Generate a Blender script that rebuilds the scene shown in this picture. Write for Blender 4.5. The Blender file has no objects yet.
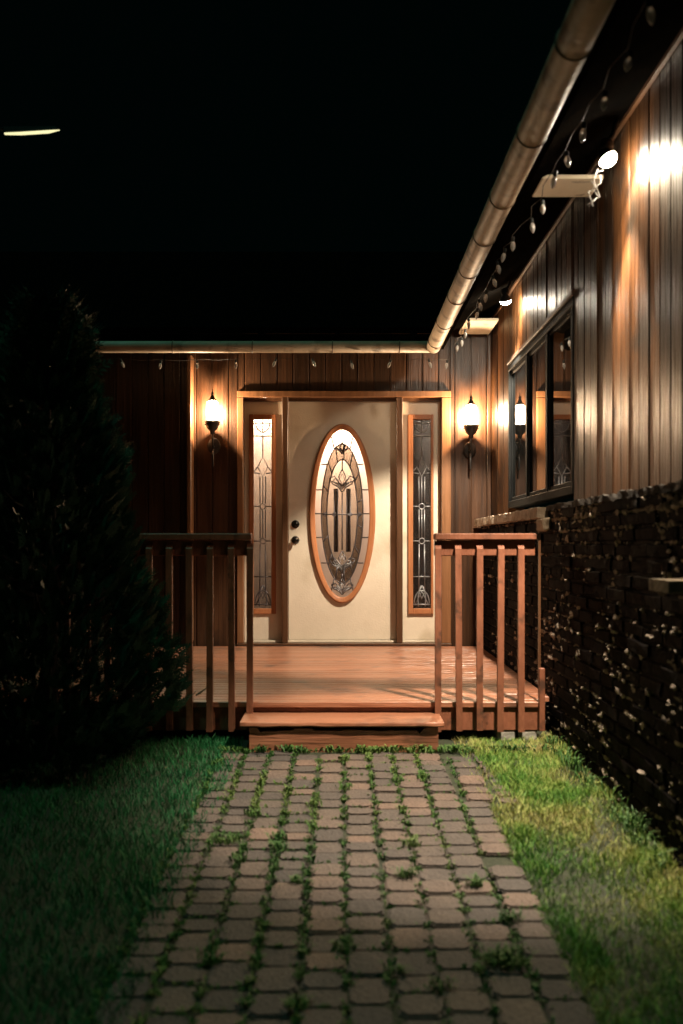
import bpy, bmesh, math, random
from mathutils import Vector, Matrix, noise
random.seed(7)
R = math.radians
scn = bpy.context.scene
COL = scn.collection
F = 996.0; CX = 341.5; HY = 545.0; H = 1.05          # photo calibration: focal length in px, horizon row, eye height
def W(px, py, d):                                    # point of the photo at distance d -> world (m)
    return Vector(((px-CX)*d/F, d, H+(HY-py)*d/F))
def ground_z(y):
    if y >= 5.15: return 0.0
    if y < -8: return -0.035*(13.15)
    return -0.035*(5.15-y)

# ---------------------------------------------------------------- materials
def new_mat(name):
    m = bpy.data.materials.new(name); m.use_nodes = True
    nt = m.node_tree; b = nt.nodes['Principled BSDF']
    return m, nt, b
def N(nt, t, **kw):
    n = nt.nodes.new(t)
    for k, v in kw.items():
        if k.startswith('in_'): n.inputs[k[3:].replace('_', ' ')].default_value = v
        else: setattr(n, k, v)
    return n
def ramp(nt, stops):
    r = nt.nodes.new('ShaderNodeValToRGB')
    while len(r.color_ramp.elements) < len(stops): r.color_ramp.elements.new(0.5)
    for e, (p, c) in zip(r.color_ramp.elements, stops):
        e.position = p; e.color = (*c, 1)
    return r
def mixc(nt, a, b, fac, mode='MIX'):
    m = nt.nodes.new('ShaderNodeMix'); m.data_type = 'RGBA'; m.blend_type = mode
    for sock, v in ((m.inputs[6], a), (m.inputs[7], b), (m.inputs[0], fac)):
        if hasattr(v, 'links'): nt.links.new(v, sock)
        elif isinstance(v, tuple): sock.default_value = (*v, 1)
        else: sock.default_value = v
    return m.outputs[2]
def painted(name, c1, c2, rough=0.45, scale=(6, 6, 6), bump=0.15, bscale=60, island=0.0, spec=0.5, metallic=0.0, rvar=0.15, dirt=None):
    m, nt, b = new_mat(name)
    tc = N(nt, 'ShaderNodeTexCoord'); mp = N(nt, 'ShaderNodeMapping'); mp.inputs['Scale'].default_value = scale
    nt.links.new(tc.outputs['Object'], mp.inputs[0])
    n1 = N(nt, 'ShaderNodeTexNoise', in_Scale=1.0, in_Detail=8.0, in_Roughness=0.65); nt.links.new(mp.outputs[0], n1.inputs[0])
    r = ramp(nt, [(0.3, c1), (0.7, c2)]); nt.links.new(n1.outputs[0], r.inputs[0])
    col = r.outputs[0]
    if island:
        g = N(nt, 'ShaderNodeNewGeometry')
        mr = N(nt, 'ShaderNodeMapRange'); mr.inputs[3].default_value = 1-island; mr.inputs[4].default_value = 1+island
        nt.links.new(g.outputs['Random Per Island'], mr.inputs[0])
        hs = N(nt, 'ShaderNodeHueSaturation'); nt.links.new(mr.outputs[0], hs.inputs['Value']); nt.links.new(col, hs.inputs['Color'])
        col = hs.outputs[0]
    if dirt:
        n3 = N(nt, 'ShaderNodeTexNoise', in_Scale=dirt[1], in_Detail=6.0); nt.links.new(tc.outputs['Object'], n3.inputs[0])
        r3 = ramp(nt, [(dirt[2], (0, 0, 0)), (dirt[2]+0.12, (1, 1, 1))]); nt.links.new(n3.outputs[0], r3.inputs[0])
        col = mixc(nt, col, dirt[0], r3.outputs[0])
    nt.links.new(col, b.inputs['Base Color'])
    n2 = N(nt, 'ShaderNodeTexNoise', in_Scale=float(bscale), in_Detail=6.0); 
    mp2 = N(nt, 'ShaderNodeMapping'); s = max(scale); mp2.inputs['Scale'].default_value = tuple(v/s for v in scale)
    nt.links.new(tc.outputs['Object'], mp2.inputs[0]); nt.links.new(mp2.outputs[0], n2.inputs[0])
    bp = N(nt, 'ShaderNodeBump', in_Strength=bump, in_Distance=0.01); nt.links.new(n2.outputs[0], bp.inputs['Height'])
    nt.links.new(bp.outputs[0], b.inputs['Normal'])
    mr2 = N(nt, 'ShaderNodeMapRange'); mr2.inputs[3].default_value = max(0.03, rough-rvar); mr2.inputs[4].default_value = min(1, rough+rvar)
    nt.links.new(n2.outputs[0], mr2.inputs[0]); nt.links.new(mr2.outputs[0], b.inputs['Roughness'])
    b.inputs['Specular IOR Level'].default_value = spec
    b.inputs['Metallic'].default_value = metallic
    return m
def emis(name, c, s):
    m, nt, b = new_mat(name)
    b.inputs['Base Color'].default_value = (*c, 1); b.inputs['Emission Color'].default_value = (*c, 1); b.inputs['Emission Strength'].default_value = s
    return m
M = {}
M['siding'] = painted('varnished_brown_siding', (0.022, 0.010, 0.005), (0.078, 0.034, 0.015), 0.40, (26, 26, 1.2), 0.35, 70, island=0.3, spec=0.5, dirt=((0.02, 0.012, 0.008), 2.5, 0.62))
M['siding_side'] = painted('weathered_glossy_siding', (0.008, 0.004, 0.0025), (0.070, 0.029, 0.010), 0.40, (22, 22, 1.4), 0.7, 60, island=0.6, spec=0.10, dirt=((0.012, 0.009, 0.007), 2.2, 0.54))
M['trim'] = painted('golden_stained_casing', (0.17, 0.075, 0.032), (0.28, 0.13, 0.058), 0.4, (30, 30, 1.5), 0.2, 60)
M['jamb'] = painted('dark_stained_jamb', (0.06, 0.028, 0.014), (0.12, 0.055, 0.025), 0.35, (30, 30, 1.5), 0.2, 60)
M['cream'] = painted('cream_door_paint', (0.68, 0.59, 0.46), (0.80, 0.70, 0.56), 0.36, (3, 3, 3), 0.12, 70, dirt=((0.60, 0.50, 0.37), 2.4, 0.56))
M['cream_board'] = painted('cream_soffit_paint', (0.68, 0.58, 0.42), (0.80, 0.70, 0.53), 0.6, (5, 5, 5), 0.2, 60, dirt=((0.18, 0.13, 0.08), 9, 0.6))
M['oak'] = painted('orange_oak_moulding', (0.33, 0.125, 0.050), (0.46, 0.19, 0.085), 0.33, (20, 20, 3), 0.15, 60)
M['deck'] = painted('redwood_deck_paint', (0.24, 0.094, 0.052), (0.36, 0.150, 0.085), 0.33, (2.5, 30, 30), 0.5, 60, island=0.16, dirt=((0.13, 0.06, 0.04), 3.5, 0.58))
M['rail'] = painted('redwood_rail_paint', (0.16, 0.057, 0.030), (0.26, 0.096, 0.052), 0.48, (14, 14, 4), 0.5, 60, island=0.12, dirt=((0.07, 0.032, 0.02), 11, 0.58))
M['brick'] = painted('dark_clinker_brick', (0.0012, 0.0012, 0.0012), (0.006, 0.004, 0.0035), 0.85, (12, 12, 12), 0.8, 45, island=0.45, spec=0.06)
M['mortar'] = painted('old_mortar', (0.010, 0.008, 0.007), (0.022, 0.018, 0.014), 0.9, (14, 14, 14), 0.9, 60, spec=0.2)
M['lump'] = painted('squeezed_mortar', (0.16, 0.12, 0.09), (0.42, 0.34, 0.26), 0.8, (30, 30, 30), 0.7, 60)
M['stone'] = painted('rough_sill_stone', (0.25, 0.20, 0.15), (0.48, 0.40, 0.31), 0.8, (18, 18, 18), 0.9, 45, dirt=((0.12, 0.09, 0.06), 14, 0.58))
M['concrete'] = painted('grey_concrete', (0.24, 0.23, 0.20), (0.40, 0.38, 0.33), 0.85, (12, 12, 12), 0.6, 60)
M['roof'] = painted('dark_shingle', (0.002, 0.002, 0.002), (0.005, 0.0045, 0.004), 0.95, (20, 20, 20), 0.7, 60, spec=0.0)
M['under'] = painted('dark_roof_boards', (0.002, 0.002, 0.002), (0.005, 0.004, 0.003), 0.9, (10, 10, 10), 0.4, 60, spec=0.0)
M['gutter'] = painted('tan_gutter_enamel', (0.33, 0.27, 0.19), (0.47, 0.39, 0.29), 0.55, (5, 5, 5), 0.3, 30, dirt=((0.16, 0.125, 0.085), 7, 0.56), spec=0.4)
M['strap'] = painted('gutter_strap', (0.10, 0.07, 0.045), (0.16, 0.11, 0.07), 0.5, (9, 9, 9), 0.1, 40)
M['black_metal'] = painted('black_painted_metal', (0.012, 0.012, 0.013), (0.028, 0.027, 0.026), 0.38, (20, 20, 20), 0.2, 80)
M['sash'] = painted('black_window_paint', (0.006, 0.007, 0.008), (0.014, 0.015, 0.015), 0.7, (20, 20, 4), 0.15, 60, spec=0.03)
M['head_trim'] = painted('red_brown_window_head', (0.035, 0.018, 0.013), (0.07, 0.038, 0.026), 0.6, (20, 3, 20), 0.15, 60, spec=0.15)
M['knob'] = painted('dark_bronze', (0.02, 0.02, 0.02), (0.05, 0.045, 0.04), 0.25, (20, 20, 20), 0.05, 60, metallic=0.9)
M['came'] = painted('lead_came', (0.055, 0.05, 0.055), (0.13, 0.12, 0.125), 0.35, (40, 40, 40), 0.2, 80, metallic=0.6)
M['came_bright'] = painted('zinc_came', (0.24, 0.25, 0.26), (0.40, 0.41, 0.42), 0.35, (40, 40, 40), 0.2, 80, metallic=0.5)
M['cable'] = painted('dark_cable', (0.01, 0.012, 0.01), (0.02, 0.022, 0.02), 0.6)
M['bark'] = painted('bark', (0.03, 0.02, 0.014), (0.07, 0.05, 0.035), 0.9, (20, 20, 4), 0.8, 50)
M['soil'] = painted('dark_soil', (0.014, 0.020, 0.009), (0.032, 0.036, 0.016), 0.95, (9, 9, 9), 0.8, 60)
M['interior'] = painted('dark_interior', (0.02, 0.018, 0.016), (0.04, 0.035, 0.03), 0.9)
M['inner_cream'] = painted('cream_interior_wall', (0.48, 0.37, 0.27), (0.62, 0.48, 0.36), 0.8)
M['sconce_glow'] = emis('lantern_glass_glow', (1.0, 0.72, 0.42), 22.0)
_nt = M['sconce_glow'].node_tree; _b = _nt.nodes['Principled BSDF']; _t = _nt.nodes.new('ShaderNodeBsdfTransparent'); _m = _nt.nodes.new('ShaderNodeMixShader'); _m.inputs[0].default_value = .35
_nt.links.new(_t.outputs[0], _m.inputs[1]); _nt.links.new(_b.outputs[0], _m.inputs[2]); _nt.links.new(_m.outputs[0], _nt.nodes['Material Output'].inputs[0])
M['sconce_bulb'] = emis('lantern_bulb_glow', (1.0, 0.75, 0.5), 60.0)
M['flood_glow'] = emis('flood_bulb_glow', (1.0, 0.86, 0.66), 420.0)
M['street_glow'] = emis('street_lamp_glow', (0.85, 0.78, 0.42), 0.9)
M['inner_glow'] = emis('glass_backlight_glow', (1.0, 0.76, 0.58), 260.0)

# pavers
m, nt, b = new_mat('tumbled_pavers'); M['paver'] = m
tc = N(nt, 'ShaderNodeTexCoord'); g = N(nt, 'ShaderNodeNewGeometry')
cr = ramp(nt, [(0.0, (0.060, 0.054, 0.054)), (0.3, (0.105, 0.085, 0.076)), (0.6, (0.14, 0.106, 0.090)), (0.85, (0.19, 0.128, 0.104)), (1.0, (0.09, 0.080, 0.076))])
nt.links.new(g.outputs['Random Per Island'], cr.inputs[0])
n1 = N(nt, 'ShaderNodeTexNoise', in_Scale=3.0, in_Detail=8.0); nt.links.new(tc.outputs['Object'], n1.inputs[0])
r1 = ramp(nt, [(0.4, (0, 0, 0)), (0.62, (1, 1, 1))]); nt.links.new(n1.outputs[0], r1.inputs[0])
c = mixc(nt, cr.outputs[0], (0.085, 0.072, 0.070), r1.outputs[0])
mm = mixc(nt, cr.outputs[0], c, 0.65)
n2 = N(nt, 'ShaderNodeTexNoise', in_Scale=90.0, in_Detail=6.0); nt.links.new(tc.outputs['Object'], n2.inputs[0])
r2 = ramp(nt, [(0.3, (0.52, 0.49, 0.46)), (0.7, (1.02, 0.96, 0.90))]); nt.links.new(n2.outputs[0], r2.inputs[0])
c = mixc(nt, mm, r2.outputs[0], 1.0, 'MULTIPLY')
nt.links.new(c, b.inputs['Base Color']); b.inputs['Roughness'].default_value = 0.8
bp = N(nt, 'ShaderNodeBump', in_Strength=0.9, in_Distance=0.010); nt.links.new(n2.outputs[0], bp.inputs['Height']); nt.links.new(bp.outputs[0], b.inputs['Normal'])

def leafmat(name, stops, rough=0.6, scale=1.6):
    m, nt, b = new_mat(name)
    g = N(nt, 'ShaderNodeNewGeometry'); tc = N(nt, 'ShaderNodeTexCoord')
    n1 = N(nt, 'ShaderNodeTexNoise', in_Scale=scale, in_Detail=3.0); nt.links.new(tc.outputs['Object'], n1.inputs[0])
    ma = N(nt, 'ShaderNodeMath', operation='MULTIPLY'); ma.inputs[1].default_value = 0.45; nt.links.new(g.outputs['Random Per Island'], ma.inputs[0])
    mr = N(nt, 'ShaderNodeMapRange'); mr.inputs[1].default_value = 0.36; mr.inputs[2].default_value = 0.64; mr.inputs[4].default_value = 0.65; nt.links.new(n1.outputs[0], mr.inputs[0])
    ad = N(nt, 'ShaderNodeMath', operation='ADD'); nt.links.new(ma.outputs[0], ad.inputs[0]); nt.links.new(mr.outputs[0], ad.inputs[1])
    r = ramp(nt, stops); nt.links.new(ad.outputs[0], r.inputs[0]); nt.links.new(r.outputs[0], b.inputs['Base Color'])
    b.inputs['Roughness'].default_value = rough
    b.inputs['Specular IOR Level'].default_value = 0.3
    b.inputs['Subsurface Weight'].default_value = 0.0
    return m
M['grass_r'] = leafmat('dry_mixed_grass', [(0.0, (0.045, 0.17, 0.025)), (0.35, (0.12, 0.26, 0.035)), (0.6, (0.30, 0.36, 0.09)), (0.85, (0.42, 0.38, 0.14)), (1.0, (0.26, 0.20, 0.08))], scale=2.2)
M['grass_l'] = leafmat('dim_teal_lawn', [(0.0, (0.003, 0.065, 0.022)), (0.5, (0.008, 0.125, 0.036)), (1.0, (0.03, 0.17, 0.045))])  # dim cool light on the left lawn is put into this green
M['moss'] = leafmat('moss_and_weeds', [(0.0, (0.02, 0.075, 0.015)), (0.5, (0.05, 0.12, 0.022)), (1.0, (0.12, 0.17, 0.04))])
M['needles'] = leafmat('conifer_needles', [(0.0, (0.008, 0.030, 0.016)), (0.5, (0.014, 0.052, 0.028)), (1.0, (0.03, 0.085, 0.040))], scale=3.0)

# glass
def glass_mat(name, tint, rough, trans, translucent=0.0, bumpscale=60, bump=0.3, spec_rough=None):
    m, nt, b = new_mat(name); nt.nodes.remove(b)
    out = nt.nodes['Material Output']; tc = N(nt, 'ShaderNodeTexCoord')
    n = N(nt, 'ShaderNodeTexNoise', in_Scale=float(bumpscale), in_Detail=3.0); nt.links.new(tc.outputs['Object'], n.inputs[0])
    bp = N(nt, 'ShaderNodeBump', in_Strength=bump, in_Distance=0.004); nt.links.new(n.outputs[0], bp.inputs['Height'])
    gl = N(nt, 'ShaderNodeBsdfGlossy'); gl.inputs['Roughness'].default_value = rough; nt.links.new(bp.outputs[0], gl.inputs['Normal'])
    tr = N(nt, 'ShaderNodeBsdfTransparent'); tr.inputs[0].default_value = (*tint, 1)
    tl = N(nt, 'ShaderNodeBsdfTranslucent'); tl.inputs[0].default_value = (0.85, 0.8, 0.78, 1)
    m1 = N(nt, 'ShaderNodeMixShader'); m1.inputs[0].default_value = translucent
    nt.links.new(tr.outputs[0], m1.inputs[1]); nt.links.new(tl.outputs[0], m1.inputs[2])
    fr = N(nt, 'ShaderNodeFresnel', in_IOR=1.6); nt.links.new(bp.outputs[0], fr.inputs['Normal'])
    ad = N(nt, 'ShaderNodeMath', operation='ADD'); ad.inputs[1].default_value = 0.03; nt.links.new(fr.outputs[0], ad.inputs[0])
    m2 = N(nt, 'ShaderNodeMixShader'); nt.links.new(ad.outputs[0], m2.inputs[0]); nt.links.new(m1.outputs[0], m2.inputs[1]); nt.links.new(gl.outputs[0], m2.inputs[2])
    nt.links.new(m2.outputs[0], out.inputs[0])
    return m
M['glass_clear'] = glass_mat('textured_glass', (0.75, 0.78, 0.8), 0.12, 1, 0.18, 45, 0.5)
M['glass_dark'] = glass_mat('smoky_bevelled_glass', (0.22, 0.20, 0.18), 0.15, 1, 0.04, 55, 1.0)
M['glass_frost'] = glass_mat('frosted_glass', (0.8, 0.8, 0.8), 0.2, 1, 0.85, 80, 0.5)
m, nt, b = new_mat('dark_window_glass'); M['pane'] = m
b.inputs['Base Color'].default_value = (0.004, 0.005, 0.005, 1); b.inputs['Roughness'].default_value = 0.02; b.inputs['IOR'].default_value = 3.0
m, nt, b = new_mat('unlit_bulb_glass'); M['bulb'] = m
b.inputs['Base Color'].default_value = (0.75, 0.72, 0.68, 1); b.inputs['Roughness'].default_value = 0.12; b.inputs['Transmission Weight'].default_value = 0.55

# ---------------------------------------------------------------- mesh helper
class MB:
    def __init__(s): s.v = []; s.f = []; s.sm = []
    def add(s, vs, fs, smooth=False):
        o = len(s.v); s.v += [tuple(v) for v in vs]; s.f += [tuple(i+o for i in f) for f in fs]; s.sm += [smooth]*len(fs); return s
    def box(s, a, b, j=0.0, bev=0.0):
        x0, y0, z0 = [min(p, q) for p, q in zip(a, b)]; x1, y1, z1 = [max(p, q) for p, q in zip(a, b)]
        if bev <= 0:
            vs = [(x0,y0,z0),(x1,y0,z0),(x1,y1,z0),(x0,y1,z0),(x0,y0,z1),(x1,y0,z1),(x1,y1,z1),(x0,y1,z1)]
            if j: vs = [tuple(c+random.uniform(-j, j) for c in v) for v in vs]
            return s.add(vs, [(0,3,2,1),(4,5,6,7),(0,1,5,4),(1,2,6,5),(2,3,7,6),(3,0,4,7)])
        bm = bmesh.new(); bmesh.ops.create_cube(bm, size=1)
        for v in bm.verts:
            v.co = Vector(((x0+x1)/2+v.co.x*(x1-x0), (y0+y1)/2+v.co.y*(y1-y0), (z0+z1)/2+v.co.z*(z1-z0)))
            if j: v.co += Vector([random.uniform(-j, j) for _ in range(3)])
        bmesh.ops.bevel(bm, geom=bm.edges[:], offset=min(bev, (x1-x0)*.45, (y1-y0)*.45, (z1-z0)*.45), segments=1, affect='EDGES')
        s.bm(bm); return s
    def bm(s, bm, smooth=False):
        bm.verts.index_update(); s.add([v.co for v in bm.verts], [[v.index for v in f.verts] for f in bm.faces], smooth); bm.free(); return s
    def tube(s, pts, r, seg=8, closed=False, cap=True, rs=None):
        pts = [Vector(p) for p in pts]; n = len(pts); vs = []; prev = None
        for i, p in enumerate(pts):
            if closed: t = (pts[(i+1) % n]-pts[i-1])
            else: t = pts[min(i+1, n-1)]-pts[max(i-1, 0)]
            if t.length < 1e-9: t = Vector((0, 0, 1))
            t.normalize()
            if prev is None:
                u = t.orthogonal().normalized()
            else:
                u = prev - t*prev.dot(t)
                u = u.normalized() if u.length > 1e-6 else t.orthogonal().normalized()
            prev = u; w = t.cross(u); rr = rs[i] if rs else r
            for k in range(seg):
                a = 2*math.pi*k/seg; vs.append(p+u*math.cos(a)*rr+w*math.sin(a)*rr)
        fs = []
        for i in range(n if closed else n-1):
            for k in range(seg):
                a = i*seg+k; b2 = i*seg+(k+1) % seg; c = ((i+1) % n)*seg+(k+1) % seg; d = ((i+1) % n)*seg+k
                fs.append((a, b2, c, d))
        if cap and not closed:
            fs.append(tuple(range(seg))[::-1]); fs.append(tuple(range((n-1)*seg, n*seg)))
        return s.add(vs, fs, True)
    def lathe(s, prof, c, seg=20, sx=1, sy=1, axis='z'):
        vs = []; fs = []; n = len(prof)
        for r, z in prof:
            for k in range(seg):
                a = 2*math.pi*k/seg; x, y = r*math.cos(a)*sx, r*math.sin(a)*sy
                p = (x, y, z) if axis == 'z' else (x, z, y)
                vs.append((c[0]+p[0], c[1]+p[1], c[2]+p[2]))
        for i in range(n-1):
            for k in range(seg):
                fs.append((i*seg+k, i*seg+(k+1) % seg, (i+1)*seg+(k+1) % seg, (i+1)*seg+k))
        fs.append(tuple(range(seg))); fs.append(tuple(range((n-1)*seg, n*seg)))
        return s.add(vs, fs, True)
    def build(s, name, mat, parent=None, origin=(0, 0, 0), fix=True):
        me = bpy.data.meshes.new(name); ox, oy, oz = origin
        me.from_pydata([(x-ox, y-oy, z-oz) for x, y, z in s.v], [], s.f); me.materials.append(M[mat])
        me.polygons.foreach_set('use_smooth', s.sm)
        if fix:
            bm = bmesh.new(); bm.from_mesh(me); bmesh.ops.recalc_face_normals(bm, faces=bm.faces); bm.to_mesh(me); bm.free()
        me.update()
        o = bpy.data.objects.new(name, me); COL.objects.link(o)
        if parent is not None: o.parent = parent
        else: o.location = origin
        return o
def empty(name, loc=(0, 0, 0), rz=0):
    o = bpy.data.objects.new(name, None); COL.objects.link(o); o.location = loc; o.rotation_euler.z = rz; o.empty_display_size = 0.1
    return o
def tag(o, label=None, cat=None, group=None, kind=None):
    if label: o['label'] = label
    if cat: o['category'] = cat
    if group: o['group'] = group
    if kind: o['kind'] = kind
    return o
def children(o): return [c for c in bpy.data.objects if c.parent == o]
def copy_tree(o, parent=None):
    c = o.copy(); COL.objects.link(c)
    if parent: c.parent = parent
    for ch in children(o): copy_tree(ch, c)
    return c

# ---------------------------------------------------------------- ground
g = MB()
for x0, x1 in ((-70, 70),):
    ys = [-70, -8, 5.15, 90]
    vs = [(x, y, ground_z(y)-0.0) for y in ys for x in (x0, x1)]
    g.add(vs, [(0, 1, 3, 2), (2, 3, 5, 4), (4, 5, 7, 6)])
tag(g.build('ground', 'soil'), kind='structure')

# paved path: columns of tumbled cobbles running towards the steps
pv = MB(); joints = []
PX0, PX1, CW = -0.60, 0.62, 0.1165
cols = int(round((PX1-PX0)/CW)); CW = (PX1-PX0)/cols
def paver(x0, x1, y0, y1, dz, rot=0.0):
    cx, cy = (x0+x1)/2, (y0+y1)/2; hx, hy = (x1-x0)/2, (y1-y0)/2
    bm = bmesh.new(); bmesh.ops.create_cube(bm, size=1)
    for v in bm.verts: v.co = Vector((v.co.x*2*hx+random.uniform(-.002, .002), v.co.y*2*hy+random.uniform(-.002, .002), v.co.z*0.05))
    bmesh.ops.bevel(bm, geom=[e for e in bm.edges if abs(e.verts[0].co.z-e.verts[1].co.z) > 0.03], offset=0.014, segments=3, affect='EDGES')
    bmesh.ops.bevel(bm, geom=[e for e in bm.edges if e.verts[0].co.z > 0.02 and e.verts[1].co.z > 0.02], offset=0.006, segments=2, affect='EDGES')
    tx, ty = random.uniform(-.018, .018), random.uniform(-.018, .018)
    cr, sr = math.cos(rot), math.sin(rot)
    for v in bm.verts:
        x, y, z = v.co; z += tx*x+ty*y
        v.co = Vector((cx+x*cr-y*sr, cy+x*sr+y*cr, ground_z(cy+y)+dz-0.025+z+0.008))
    pv.bm(bm, False)
for ci in range(cols):
    x0 = PX0+ci*CW; y = 1.55+random.uniform(0, 0.1); wob = random.uniform(-.004, .004)
    edge = ci == cols-1 or ci == 0
    while y < 5.03:
        L = random.choice([0.098, 0.118, 0.118, 0.150])
        if y+L > 5.09: break
        off = wob+0.006*noise.noise(Vector((ci*3.1, y*1.3, 0)))
        if edge and random.random() < 0.08 and y < 4: 
            y += L; continue
        rot = random.uniform(-.03, .03)
        xx = off + (0.03 if ci == cols-1 and y > 4.1 else 0)
        if ci == cols-1 and y > 4.1: rot += -0.05
        paver(x0+0.0035+xx, x0+CW-0.0035+xx, y+0.0025, y+L-0.0025, random.uniform(-.004, .004)+0.010*noise.noise(Vector((x0*1.3, y*1.1, 4))), rot)
        joints.append((x0+xx, y, L)); y += L
# a skewed run of edging slabs at the right near the deck
for k in range(9):
    yy = 4.15+k*0.098
    paver(0.665-0.0*k, 0.745-0.012*k, yy, yy+0.092, 0.002, -0.06)
tag(pv.build('path', 'paver'), kind='structure')

def blades(n, inside, mat, name, hmin, hmax, wid, lean=0.6, dens=None, curl=True, base=None):
    mb = MB(); cnt = 0; tries = 0; V = mb.v; Fc = mb.f
    while cnt < n and tries < n*6:
        tries += 1
        x, y = inside()
        if dens is not None:
            d = dens(x, y)
            if random.random() > d: continue
        z = (base(x, y) if base else ground_z(y))-0.004
        h = random.uniform(hmin, hmax)*(0.75+0.5*noise.noise(Vector((x*3, y*3, 7)))+0.1); a = random.uniform(0, 6.283); l = random.uniform(0.1, lean)*h
        dx, dy = math.cos(a), math.sin(a); b = random.uniform(0, 6.283); w = wid*random.uniform(.6, 1.3); wx, wy = math.cos(b)*w, math.sin(b)*w
        o = len(V)
        V += [(x-wx, y-wy, z), (x+wx, y+wy, z), (x+dx*l*.4+wx*.8, y+dy*l*.4+wy*.8, z+h*.6), (x+dx*l*.4-wx*.8, y+dy*l*.4-wy*.8, z+h*.6), (x+dx*l, y+dy*l, z+h)]
        Fc += [(o, o+1, o+2, o+3), (o+3, o+2, o+4)]; mb.sm += [False, False]
        cnt += 1
    return mb.build(name, mat, fix=False)
def right_in():
    y = 1.9+random.random()**1.0*3.6; return random.uniform(0.60, 1.22), y
def right_d(x, y):
    e = 0.66+0.05*noise.noise(Vector((y*2.1, 3, 0)))+(0.10 if y > 4.1 else 0)
    if x < e: return 0.45 if x > e-.07 else .12
    if y > 5.2: return .25
    if noise.noise(Vector((x*3.2, y*2.6, 21))) > .22: return .22
    return 0.62+0.5*noise.noise(Vector((x*4, y*4, 1)))+(0.3 if x > 1.02 else 0)
o = blades(42000, right_in, 'grass_r', 'grass', 0.018, 0.048, 0.0016, 1.2, right_d)
tag(o, 'short patchy green and straw grass between path and brick wall', 'grass', kind='stuff')
def left_in(): 
    return -0.52-2.6*random.random()**1.3, random.uniform(1.8, 5.4)
def left_d(x, y):
    e = -0.54+0.10*noise.noise(Vector((y*2.3, 9, 0)))+.06*noise.noise(Vector((y*9, 9, 0)))
    return 1.0 if x < e else 0.15
o = blades(48000, left_in, 'grass_l', 'grass', 0.025, 0.06, 0.0018, 1.0, left_d)
tag(o, 'lawn left of the paved path, dim cool light put into its green', 'grass', kind='stuff')
# moss and weeds in the joints
mj = MB(); BX = 1.165
def tuft(mb, x, y, z, n, rad, h, w=0.0035):
    for _ in range(n):
        a = random.uniform(0, 6.283); r = rad*math.sqrt(random.random()); px, py = x+r*math.cos(a), y+r*math.sin(a)
        hh = h*random.uniform(.4, 1.1); l = hh*random.uniform(.2, 1.1); b = random.uniform(0, 6.283)
        dx, dy = math.cos(b)*l, math.sin(b)*l; wx, wy = -math.sin(b)*w, math.cos(b)*w
        mb.add([(px, py, z), (px+dx*.5+wx, py+dy*.5+wy, z+hh*.75), (px+dx, py+dy, z+hh*.85), (px+dx*.5-wx, py+dy*.5-wy, z+hh*.75)], [(0, 1, 2, 3)])
for (x, y, L) in joints:
    q = noise.noise(Vector((x*2.4, y*1.7, 11)))
    edge = 0.35 if (x < -0.30 or y > 4.5 or x > .45) else 0.08
    z = ground_z(y)+0.002
    for k in range(4):
        if random.random() < 0.72+q*0.9+edge:
            tuft(mj, x+random.uniform(-.006, .006), y+L*random.random(), z, random.randint(6, 16), 0.017, 0.020+max(0, q)*0.02)
    if random.random() < 0.30+q*0.6+edge*.6:
        for k in range(3): tuft(mj, x+CW*random.random(), y+random.uniform(-.004, .004), z, 7, 0.014, 0.017)
    if random.random() < 0.06+max(0, q)*0.22: tuft(mj, x, y, z+0.004, 40, 0.035, 0.035)
for k in range(90):                                   # weeds along the foot of the step and deck
    x = random.uniform(-0.62, 1.05); tuft(mj, x, 5.06+random.uniform(-.05, .02), 0.0, random.randint(8, 26), 0.03, random.uniform(.02, .05), 0.005)
for k in range(70):                                   # taller blades along the brick wall
    y = random.uniform(2.6, 5.2); tuft(mj, BX-.05+random.uniform(-.05, .02), y, ground_z(y), random.randint(5, 14), 0.03, random.uniform(.05, .11), 0.003)
tag(mj.build('moss', 'moss', fix=False), 'moss and small weeds growing in the paver joints', 'moss', kind='stuff')
tufts = [(505, 968, 'round dark green grass tuft on the pavers in the shade at bottom right', .055, .055, 260),
         (405, 880, 'small bright green grass tuft between the pavers right of centre', .022, .045, 70),
         (475, 890, 'leaning green grass tuft near the right edge of the paved path', .026, .050, 90),
         (228, 842, 'broad low weed patch on the pavers at the left', .060, .030, 200),
         (298, 885, 'thin weed sprig on the pavers left of the path centre', .022, .032, 60)]
for px, py, lab, rad, h, n in tufts:
    # ground intersection
    k = (py-HY)/F; d = (H+0.035*5.15)/(k+0.035); x = (px-CX)*d/F
    mb = MB(); tuft(mb, 0, 0, 0, n, rad, h, 0.0028)
    o = mb.build('grass_tuft', 'moss', fix=False); o.location = (x, d, ground_z(d)+0.002)
    tag(o, lab, 'weed', 'grass tufts growing through the path')

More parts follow.
